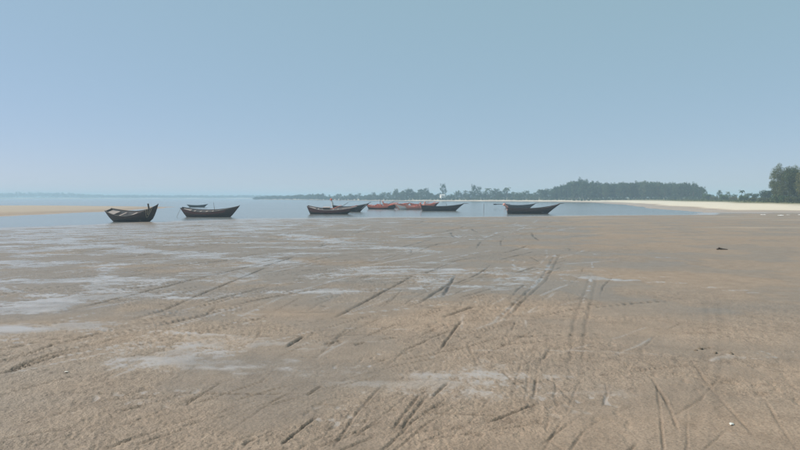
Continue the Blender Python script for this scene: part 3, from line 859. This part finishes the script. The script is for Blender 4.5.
def palm(seed, h):
    rg = random.Random(seed); mb = MB()
    mb.tube([(0, 0, -.3), (.1 * h, 0, h * .5), (.13 * h, 0, h)], [.17, .13, .11], 7)
    lb = MB(); c = Vector((.13 * h, 0, h))
    for k in range(16):
        a = k * 2.4; up = rg.uniform(-.3, .9); L_ = h * .38
        prev = c; d = Vector((math.cos(a), math.sin(a), up))
        side = Vector((-math.sin(a), math.cos(a), 0))
        for s_ in range(5):
            w0 = .25 * h * .3 * math.sin(math.pi * (s_ + .4) / 6); w1 = .25 * h * .3 * math.sin(math.pi * (s_ + 1.4) / 6.4)
            nxt = prev + d.normalized() * L_ / 5
            lb.add([prev, prev + side * w0 + Vector((0, 0, -w0 * .5)), nxt + side * w1 + Vector((0, 0, -w1 * .5)), nxt], [(0, 1, 2, 3)])
            lb.add([prev, prev - side * w0 + Vector((0, 0, -w0 * .5)), nxt - side * w1 + Vector((0, 0, -w1 * .5)), nxt], [(0, 3, 2, 1)])
            prev = nxt; d.z -= .35
    return mb.mesh('trunk', BARK), lb.mesh('crown', LEAF_FAR)
def shrub_mesh(seed, h, spread, nleaf, ln, wd, leaf):
    rg = random.Random(seed); mb = MB(); cl = []
    for k in range(9):
        a = k * 2.4; l_ = spread * .38 * math.sqrt((k + .3) / 9)
        e = Vector((math.cos(a) * l_, math.sin(a) * l_, h * rg.uniform(.45, .8)))
        mb.tube([(0, 0, -.2), e * .5, e], [.05, .035, .015], 4)
        s_ = spread * rg.uniform(.15, .22); cl.append((tuple(e), (s_, s_, min(h * .33, s_))))
        cl.append(((e.x * 1.1, e.y * 1.1, h * .25), (s_, s_, h * .25)))
    P, F = leaf_cloud(rg, cl, nleaf, ln, wd)
    return mb.mesh('stems', BARK), cloud_mesh('crown', P, F, leaf)

def put(name, meshes, x, y, scale, label, cat, group=None, part='trunk', sink=0.0):
    root = empty(name, (x, y, ground_z(x, y) - sink), (0, 0, rng.uniform(0, 6.28)))
    root.scale = scale if hasattr(scale, '__len__') else (scale,) * 3
    for nm, me in zip((part, 'crown'), meshes):
        o = bpy.data.objects.new(nm, me); COL.objects.link(o); o.parent = root
    tag(root, label, cat, group)
    return root

# far grove: prototypes about 10 m tall, their meshes shared by every tree
PROTO = [casuarina(100 + k, 10.0, 3.3 + 0.5 * (k % 3), 1500, 0.75, 0.20, LEAF_FAR, bare=0.06, limbs=20, lean=rng.uniform(-.04, .04)) for k in range(7)]
LOWP = [broad_tree(140 + k, 6.0, 6.0, 900, 0.6, 0.26, LEAF_FAR) for k in range(4)]
SHRUB = [shrub_mesh(160 + k, 2.2, 3.4, 700, 0.42, 0.18, LEAF_FAR) for k in range(3)]
PALMS = [palm(170 + k, 7.0) for k in range(2)]
def on_ray(px, d):                       # a bearing and a range
    return (px - 400) / 616.0 * d, d
def shore_range(px):
    return float(np.interp(px, [250, 300, 340, 400, 450, 500, 560, 590, 640, 700], [800, 700, 572, 468, 440, 415, 375, 345, 330, 310]))
g1 = 'casuarinas of the dense grove across the water'
for row in range(3):
    n = 44
    for k in range(n):
        px = 552 + 150 * (k + rng.random() * .9) / n
        d = shore_range(px) + 22 + row * 13 + rng.uniform(-4, 4)
        hgt = 15.6 + 0.6 * math.sin(px * .09) + rng.gauss(0, 1.0)
        hgt *= float(np.interp(px, [548, 556, 576, 690, 698, 704], [.58, .74, 1, .95, .82, .6]))
        s_ = hgt * d / 616 / 10.2 * (1.06 if row < 2 else 1.0)
        x, y = on_ray(px, d)
        put('casuarina_tree', PROTO[rng.randrange(7)], x, y, (s_ * 1.0, s_ * 1.0, s_), 'tall hazy casuarina packed into the dense grove across the water', 'tree', g1)
# looser belt of trees to the left of the grove
prof = [(300, 5), (320, 5.5), (340, 6), (352, 6), (368, 7), (380, 8), (390, 7), (396, 9), (404, 10), (416, 11.5), (428, 12), (436, 7), (445, 6), (456, 8.5), (466, 9), (475, 10), (484, 8), (494, 10), (508, 10), (520, 10.5), (530, 9), (540, 11), (548, 11.5), (556, 13)]
g2 = 'trees of the loose belt left of the grove'
k = 0
px = 300.0
while px < 556:
    px += rng.uniform(1.5, 2.7)
    d = shore_range(px) + rng.uniform(10, 45)
    hgt = float(np.interp(px, *zip(*prof))) * rng.uniform(0.66, 1.05)
    x, y = on_ray(px, d)
    if rng.random() < 0.55:
        s_ = hgt * d / 616 / 10.2
        put('casuarina_tree', PROTO[rng.randrange(7)], x, y, (s_ * 1.25, s_ * 1.25, s_), 'blue hazed spiky tree in the loose belt along the far shore', 'tree', g2)
    else:
        s_ = hgt * .85 * d / 616 / 5.4
        put('broadleaf_tree', LOWP[rng.randrange(4)], x, y, s_, 'blue hazed round headed tree in the loose belt along the far shore', 'tree', g2 + ', round headed')
for px, hgt, lab in ((443.5, 15.2, 'tall narrow tree rising beside the white house on the far shore'), (474, 14.6, 'tallest spiky tree in the loose belt right of the white house'), (478.5, 12.6, 'forked tall tree just right of the tallest spiky tree of the belt'), (396.5, 11.5, 'slim pointed tree standing up from the left part of the belt')):
    d = shore_range(px) + 14; x, y = on_ray(px, d); s_ = hgt * d / 616 / 10.2
    put('casuarina_tree', PROTO[int(px) % 7], x, y, (s_ * .8, s_ * .8, s_), lab, 'tree')
for px, hgt, lab in ((487.5, 11.5, 'small palm standing in the gap of the far belt'), (508, 12.5, 'taller palm rising above the far belt'),):
    d = shore_range(px) + 12; x, y = on_ray(px, d)
    put('palm_tree', PALMS[int(px) % 2], x, y, hgt * d / 616 / 7.6, lab, 'palm')
# low scrub along the far beach
g3 = 'low shrubs edging the far beach'
px = 318.0
while px < 706:
    px += rng.uniform(2.6, 4.2)
    d = shore_range(px) + rng.uniform(7, 12); x, y = on_ray(px, d)
    put('shrub', SHRUB[rng.randrange(3)], x, y, rng.uniform(.5, .95) * d / 420, 'low hazy shrub edging the far beach below the trees', 'shrub', g3, 'stems')

# small white house among the far trees
def house():
    x, y = on_ray(442.3, 455); root = empty('house', (x, y, ground_z(x, y)), (0, 0, R(12)))
    root.scale = (.82, .82, .82)
    tag(root, 'small white house with a lower annex showing between the far trees', 'house')
    wall = new_mat('lime_wash'); wall[4].inputs['Base Color'].default_value = (0.8, 0.8, 0.78, 1); wall[4].inputs['Roughness'].default_value = .8
    glass = new_mat('dark_opening'); glass[4].inputs['Base Color'].default_value = (.03, .035, .04, 1)
    roof = wood_mat('tin_roof', (.62, .62, .60), (.75, .75, .73), .5)
    def bx(nm, c, s_, mt, par=root):
        mb = MB(); mb.box(c, s_); return mb.build(nm, mt, par)
    w = bx('wall', (0, 0, 2.1), (3.6, 4, 4.2), wall[0]); bx('annex_wall', (4.0, .6, 1.9), (4.2, 3.2, 3.8), wall[0])
    mb = MB(); mb.add([(-2.1, -2.3, 4.2), (2.1, -2.3, 4.2), (2.1, 2.3, 4.2), (-2.1, 2.3, 4.2), (-2.1, 0, 5.0), (2.1, 0, 5.0)], [(0, 1, 5, 4), (2, 3, 4, 5), (0, 4, 3), (1, 2, 5), (3, 2, 1, 0)]); mb.build('roof', roof, root)
    mb = MB(); mb.box((4.1, .6, 3.9), (4.4, 3.6, .16)); mb.build('annex_roof', roof, root)
    bx('door', (-.6, -2.02, 1.05), (.95, .06, 2.1), glass[0]); bx('window', (.8, -2.02, 1.7), (.9, .06, 1.1), glass[0]); bx('window', (0, -2.02, 3.4), (.8, .06, .8), glass[0]); bx('window', (3.6, -1.02, 2.2), (1.0, .06, 1.0), glass[0])
house()

# far wood on the left horizon and the dwindling end of the far shore: masses nobody could count
def wood_mass(name, label, spots, seed, n_each, ln, wd):
    rg = random.Random(seed); cl = []; Ps = []; Fs = []; b = 0
    for (x, y, h, w) in spots:
        z = ground_z(x, y)
        c = [((x, y, z + h * .5), (w, w, h * .5)), ((x + rg.uniform(-w, w), y, z + h * .72), (w * .55, w * .55, h * .33))]
        P, F = leaf_cloud(rg, c, n_each, ln, wd); Ps.append(P); Fs.append(F + b); b += len(P)
    o = bpy.data.objects.new(name, cloud_mesh(name, np.vstack(Ps), np.vstack(Fs), LEAF_FAR)); COL.objects.link(o)
    tag(o, label, kind='stuff')
sp = []
px = -260.0
while px < 300:
    px += rng.uniform(1.2, 3.0)
    d = 1560 + rng.uniform(-25, 60) - (0 if px > 0 else -px * .6)
    hp = float(np.interp(px, [-260, 0, 20, 45, 75, 100, 160, 230, 300], [4.0, 3.9, 4.8, 4.6, 3.8, 2.2, 1.9, 1.8, 1.8])) * rng.uniform(.75, 1.15)
    x, y = on_ray(px, d); sp.append((x, y, hp * d / 616 + 2.0, 6.5))
wood_mass('distant_wood', 'faint blue wood along the far left horizon', sp, 31, 160, 2.6, 1.3)
sp = []
px = 254.0
while px < 322:
    px += rng.uniform(0.8, 1.8)
    d = shore_range(px) + rng.uniform(14, 40)
    hp = float(np.interp(px, [254, 262, 290, 305, 322], [1.6, 2.7, 3.3, 4.6, 5.4])) * rng.uniform(.8, 1.15)
    x, y = on_ray(px, d); sp.append((x, y, hp * d / 616, 2.6))
wood_mass('shore_wood', 'low hazy wood where the far shore dwindles to the left', sp, 32, 260, 1.3, .6)

# right-hand dune: big casuarinas, bushes and scrub
big1 = casuarina(301, 11.0, 6.4, 17000, 0.44, 0.14, LEAF_NEAR, bare=0.10, limbs=34, lean=.01)
big2 = casuarina(302, 10.4, 5.6, 15000, 0.44, 0.14, LEAF_NEAR, bare=0.12, limbs=30, lean=-.02)
def dune(px, d):
    # back from the top of the pale beach slope by as much as d exceeds the first rank
    dd = np.arange(140, 330, 1.0)
    df_ = terrain((px - 400) / 616 * dd, dd)[2]
    k = int(np.argmax(df_ > 33))
    return on_ray(px, float(dd[k]) + (d - 190.0) * 0.6)
D0 = 198.0
for me, px, d, s_, lab in ((big1, 785.5, D0, .76, 'tall feathery casuarina on the dune, left of the pair at the right edge'), (big2, 798, D0 + 3, .74, 'tall casuarina on the dune cut by the right edge of the picture'), (big2, 777.5, D0 + 4, .50, 'shorter casuarina leaning out left of the tall dune pair'), (big1, 813, D0 + 1, .72, 'casuarina on the dune just past the right edge of the picture')):
    x, y = dune(px, d); put('casuarina_tree', me, x, y, s_, lab, 'tree')
bush = [shrub_mesh(320 + k, 2.0, 3.2, 2200, .30, .14, LEAF_BUSH) for k in range(2)] + [shrub_mesh(330 + k, 1.4, 3.0, 1800, .28, .12, LEAF_SCRUB) for k in range(2)]
for px, d, s_, k, lab in ((777, D0 - 6, 1.15, 0, 'bright green bush at the foot of the dune casuarinas'), (784, D0 - 8, .85, 1, 'smaller green bush right of the bright green bush'), (791, D0 - 8, 1.0, 2, 'dry yellowish bush under the tall casuarinas'), (798, D0 - 7, 1.0, 3, 'dry bush at the right edge under the casuarina'), (770, D0 - 2, .8, 2, 'dry low bush left of the bright green bush'), (762, D0 + 14, .9, 3, 'low dry bush below the round headed tree'), (752, D0 + 18, .9, 2, 'pale scrubby bush on the dune crest'), (743, D0 + 26, 1.0, 0, 'green bush on the dune crest beneath the small palm'), (733, D0 + 34, 1.0, 3, 'straw coloured bush midway along the dune crest'), (724, D0 + 44, 1.2, 0, 'green bush toward the grove end of the dune crest'), (714, D0 + 56, 1.2, 2, 'dry bush toward the grove end of the dune crest'), (706, D0 + 70, 1.3, 1, 'green bush where the dune meets the grove')):
    x, y = dune(px, d); put('bush', bush[k], x, y, s_, lab, 'bush', None, 'stems')
umb = broad_tree(341, 4.6, 5.2, 2200, .45, .2, LEAF_FAR, flat=.8)
for me, px, d, s_, nm, lab, cat in ((umb, 766, D0 + 62, .92, 'broadleaf_tree', 'round headed tree alone left of the dune casuarinas', 'tree'), (LOWP[0], 754.5, D0 + 70, .52, 'broadleaf_tree', 'small round tree left of the lone round headed tree', 'tree'), (PALMS[0], 740.5, D0 + 70, .52, 'palm_tree', 'small palm sticking up from the dune crest', 'palm'), (PROTO[2], 728, D0 + 80, .34, 'casuarina_tree', 'small pointed casuarina left of the dune palm', 'tree'), (PROTO[4], 718.5, D0 + 84, .43, 'casuarina_tree', 'pointed casuarina standing apart right of the grove', 'tree'), (LOWP[1], 711, D0 + 86, .55, 'broadleaf_tree', 'round tree between the grove and the pointed casuarina', 'tree'), (PROTO[5], 704, D0 + 92, .50, 'casuarina_tree', 'last low casuarina at the right end of the grove', 'tree'), (LOWP[2], 746.5, D0 + 74, .50, 'broadleaf_tree', 'low round tree right of the dune palm', 'tree'), (LOWP[3], 734, D0 + 76, .48, 'broadleaf_tree', 'low round tree left of the dune palm', 'tree'), (LOWP[1], 723, D0 + 90, .52, 'broadleaf_tree', 'low round tree between the two pointed casuarinas', 'tree')):
    x, y = dune(px, d); put(nm, me, x, y, s_, lab, cat)
# grass tufts over the dune crest
def dune_grass():
    g = np.random.default_rng(5); n = 16000
    x = g.uniform(75, 190, n); y = g.uniform(140, 300, n)
    z, _, df, _, _ = terrain(x, y)
    k = (df > 30 + 1.5 * np.abs(g.normal(size=n))) & (df < 60)
    x, y, z = x[k], y[k], z[k]; m = len(x)
    a = g.uniform(0, 6.28, m); h = g.uniform(.2, .5, m); w = g.uniform(.08, .2, m)
    dx, dy = np.cos(a), np.sin(a); lx = g.normal(size=m) * .2; ly = g.normal(size=m) * .2
    P = np.stack([np.stack([x - dx * w, y - dy * w, z - .05], 1), np.stack([x + dx * w, y + dy * w, z - .05], 1), np.stack([x + lx + dx * w * .4, y + ly + dy * w * .4, z + h], 1), np.stack([x + lx - dx * w * .4, y + ly - dy * w * .4, z + h * .9], 1)], 1).reshape(-1, 3)
    o = bpy.data.objects.new('dune_grass', cloud_mesh('dune_grass', P, np.arange(4 * m).reshape(-1, 4), LEAF_SCRUB)); COL.objects.link(o)
    tag(o, 'straw green grass along the top of the pale dune', kind='stuff')
dune_grass()

# ------------------------------------------------------------------ small things on the sand
SHELL = new_mat('shell_white'); SHELL[4].inputs['Base Color'].default_value = (.78, .75, .68, 1); SHELL[4].inputs['Roughness'].default_value = .4
FOAM = new_mat('white_foam'); FOAM[4].inputs['Base Color'].default_value = (.85, .86, .87, 1); FOAM[4].inputs['Roughness'].default_value = .9
_dg = bpy.context.evaluated_depsgraph_get()
def sand_z(x, y):
    hit, loc, *_ = ground.ray_cast(Vector((x, y, 10)), Vector((0, 0, -1)))
    return loc.z if hit else ground_z(x, y)
def shell(label, x, y, s_, rz, tilt):
    mb = MB(); vs_ = [(0, -.45, .02)]; n = 11
    for i in range(n):
        a = -1.15 + 2.3 * i / (n - 1); rr = .95 + .05 * (i % 2)
        vs_.append((rr * math.sin(a), -.45 + rr * math.cos(a), .02))
        vs_.append((rr * .55 * math.sin(a), -.45 + rr * .55 * math.cos(a), .30 + .03 * (i % 2)))
    fs_ = []
    for i in range(n - 1):
        a, b, c, d = 1 + 2 * i, 2 + 2 * i, 3 + 2 * i, 4 + 2 * i
        fs_ += [(a, c, d, b), (0, b, d)]
    mb.add(vs_, fs_)
    o = mb.build('seashell', SHELL[0], None, True); o.scale = (s_,) * 3; o.location = (x, y, sand_z(x, y) + .005); o.rotation_euler = (R(tilt), 0, R(rz))
    tag(o, label, 'shell')
shell('white seashell on the trampled sand at lower right', 2.69, 4.92, .032, 40, 25)
shell('small white seashell beside the dark drag marks at left', -3.63, 6.62, .026, 200, 20)
def driftwood():
    x, y = 11.85, 22.64; z = sand_z(x, y)
    mb = MB(); mb.tube([(x - .17, y, z + .015), (x - .06, y + .05, z + .045), (x + .05, y, z + .02), (x + .20, y - .06, z + .01)], [.03, .038, .03, .012], 7)
    mb.tube([(x - .06, y + .04, z + .045), (x - .10, y - .02, z + .075), (x - .12, y - .02, z + .09)], [.018, .012, .006], 5)
    o = mb.build('driftwood', DARKWOOD, None, True); tag(o, 'dark piece of driftwood lying alone on the smooth sand at right', 'driftwood')
driftwood()
def clod(label, x, y, s_, seed):
    nz = Noise(seed); mb = MB(); vs_, fs_ = [], []; n, m_ = 10, 6
    for j in range(m_):
        ph = -.3 + j / (m_ - 1) * (math.pi / 2 + .3)
        for i in range(n):
            a = 2 * math.pi * i / n; k = 1 + .6 * float(nz(np.array([1.6 * math.cos(a) + j * .7]), np.array([1.6 * math.sin(a)]))[0])
            vs_.append((k * math.cos(a) * math.cos(ph), .7 * k * math.sin(a) * math.cos(ph), .6 * k * math.sin(ph)))
    for j in range(m_ - 1):
        for i in range(n): fs_.append((j * n + i, j * n + (i + 1) % n, (j + 1) * n + (i + 1) % n, (j + 1) * n + i))
    mb.add(vs_, fs_)
    o = mb.build('mud_clod', CLOD, None, True); o.location = (x, y, sand_z(x, y)); o.scale = (s_,) * 3; o.rotation_euler = (0, 0, seed)
    tag(o, label, 'clod')
CLOD = wood_mat('wet_mud', (.13, .10, .075), (.22, .175, .13), .85, grain=(9, 9, 9))
for k, (x, y, s_, lab) in enumerate(((3.70, 7.52, .036, 'dark mud clod behind the small puddle at right'), (3.78, 7.30, .03, 'dark mud clod at the back edge of the small puddle'), (3.93, 7.24, .03, 'dark mud clod at the right edge of the small puddle'), (3.60, 7.42, .024, 'small mud clod left of the puddle clods'))):
    clod(lab, x, y, s_, 50 + k)
def foam(label, x, y, s_, seed):
    rg = random.Random(seed); mb = MB()
    for k in range(9):
        a = rg.uniform(0, 6.28); q = rg.uniform(0, 1) ** .6; rr = s_ * rg.uniform(.18, .4); c = Vector((x + s_ * 1.2 * q * math.cos(a), y + s_ * q * math.sin(a), sand_z(x, y)))
        vs_ = []; n = 8
        for j in range(4):
            ph = j / 3 * math.pi / 2
            for i in range(n): an = 2 * math.pi * i / n; vs_.append(c + Vector((rr * math.cos(an) * math.cos(ph), rr * math.sin(an) * math.cos(ph), rr * .55 * math.sin(ph))))
        mb.add(vs_, [(j * n + i, j * n + (i + 1) % n, (j + 1) * n + (i + 1) % n, (j + 1) * n + i) for j in range(3) for i in range(n)])
    o = mb.build('sea_foam', FOAM[0], None, True); tag(o, label, 'foam', 'white foam left on the wet strip')
foam('largest white foam patch on the wet strip at far right', 51.5, 83.3, .33, 1)
foam('white foam patch just behind the largest one on the wet strip', 51.9, 88.0, .26, 2)
foam('small white foam patch nearest the right edge on the wet strip', 55.6, 85.5, .26, 3)
foam('smallest white foam patch between the others on the wet strip', 54.0, 85.8, .18, 4)

# ------------------------------------------------------------------ hazy air over the flats
def haze():
    m = bpy.data.materials.new('hazy_air'); m.use_nodes = True
    N, L = m.node_tree.nodes, m.node_tree.links
    N.remove(N['Principled BSDF'])
    v = N.new('ShaderNodeVolumePrincipled')
    v.inputs['Color'].default_value = HAZE_COL
    v.inputs['Density'].default_value = HAZE_DENSITY
    v.inputs['Anisotropy'].default_value = 0.0
    L.new(v.outputs[0], N['Material Output'].inputs['Volume'])
    mb = MB(); mb.box((0, 0, 6.9), (8600, 8600, 18.6)); o = mb.build('haze', m)
    o.display_type = 'WIRE'
    tag(o, 'pale blue hazy air over the flats', kind='stuff')
HAZE_DENSITY = 0.0009
HAZE_COL = (0.60, 0.82, 1.0, 1)
haze()
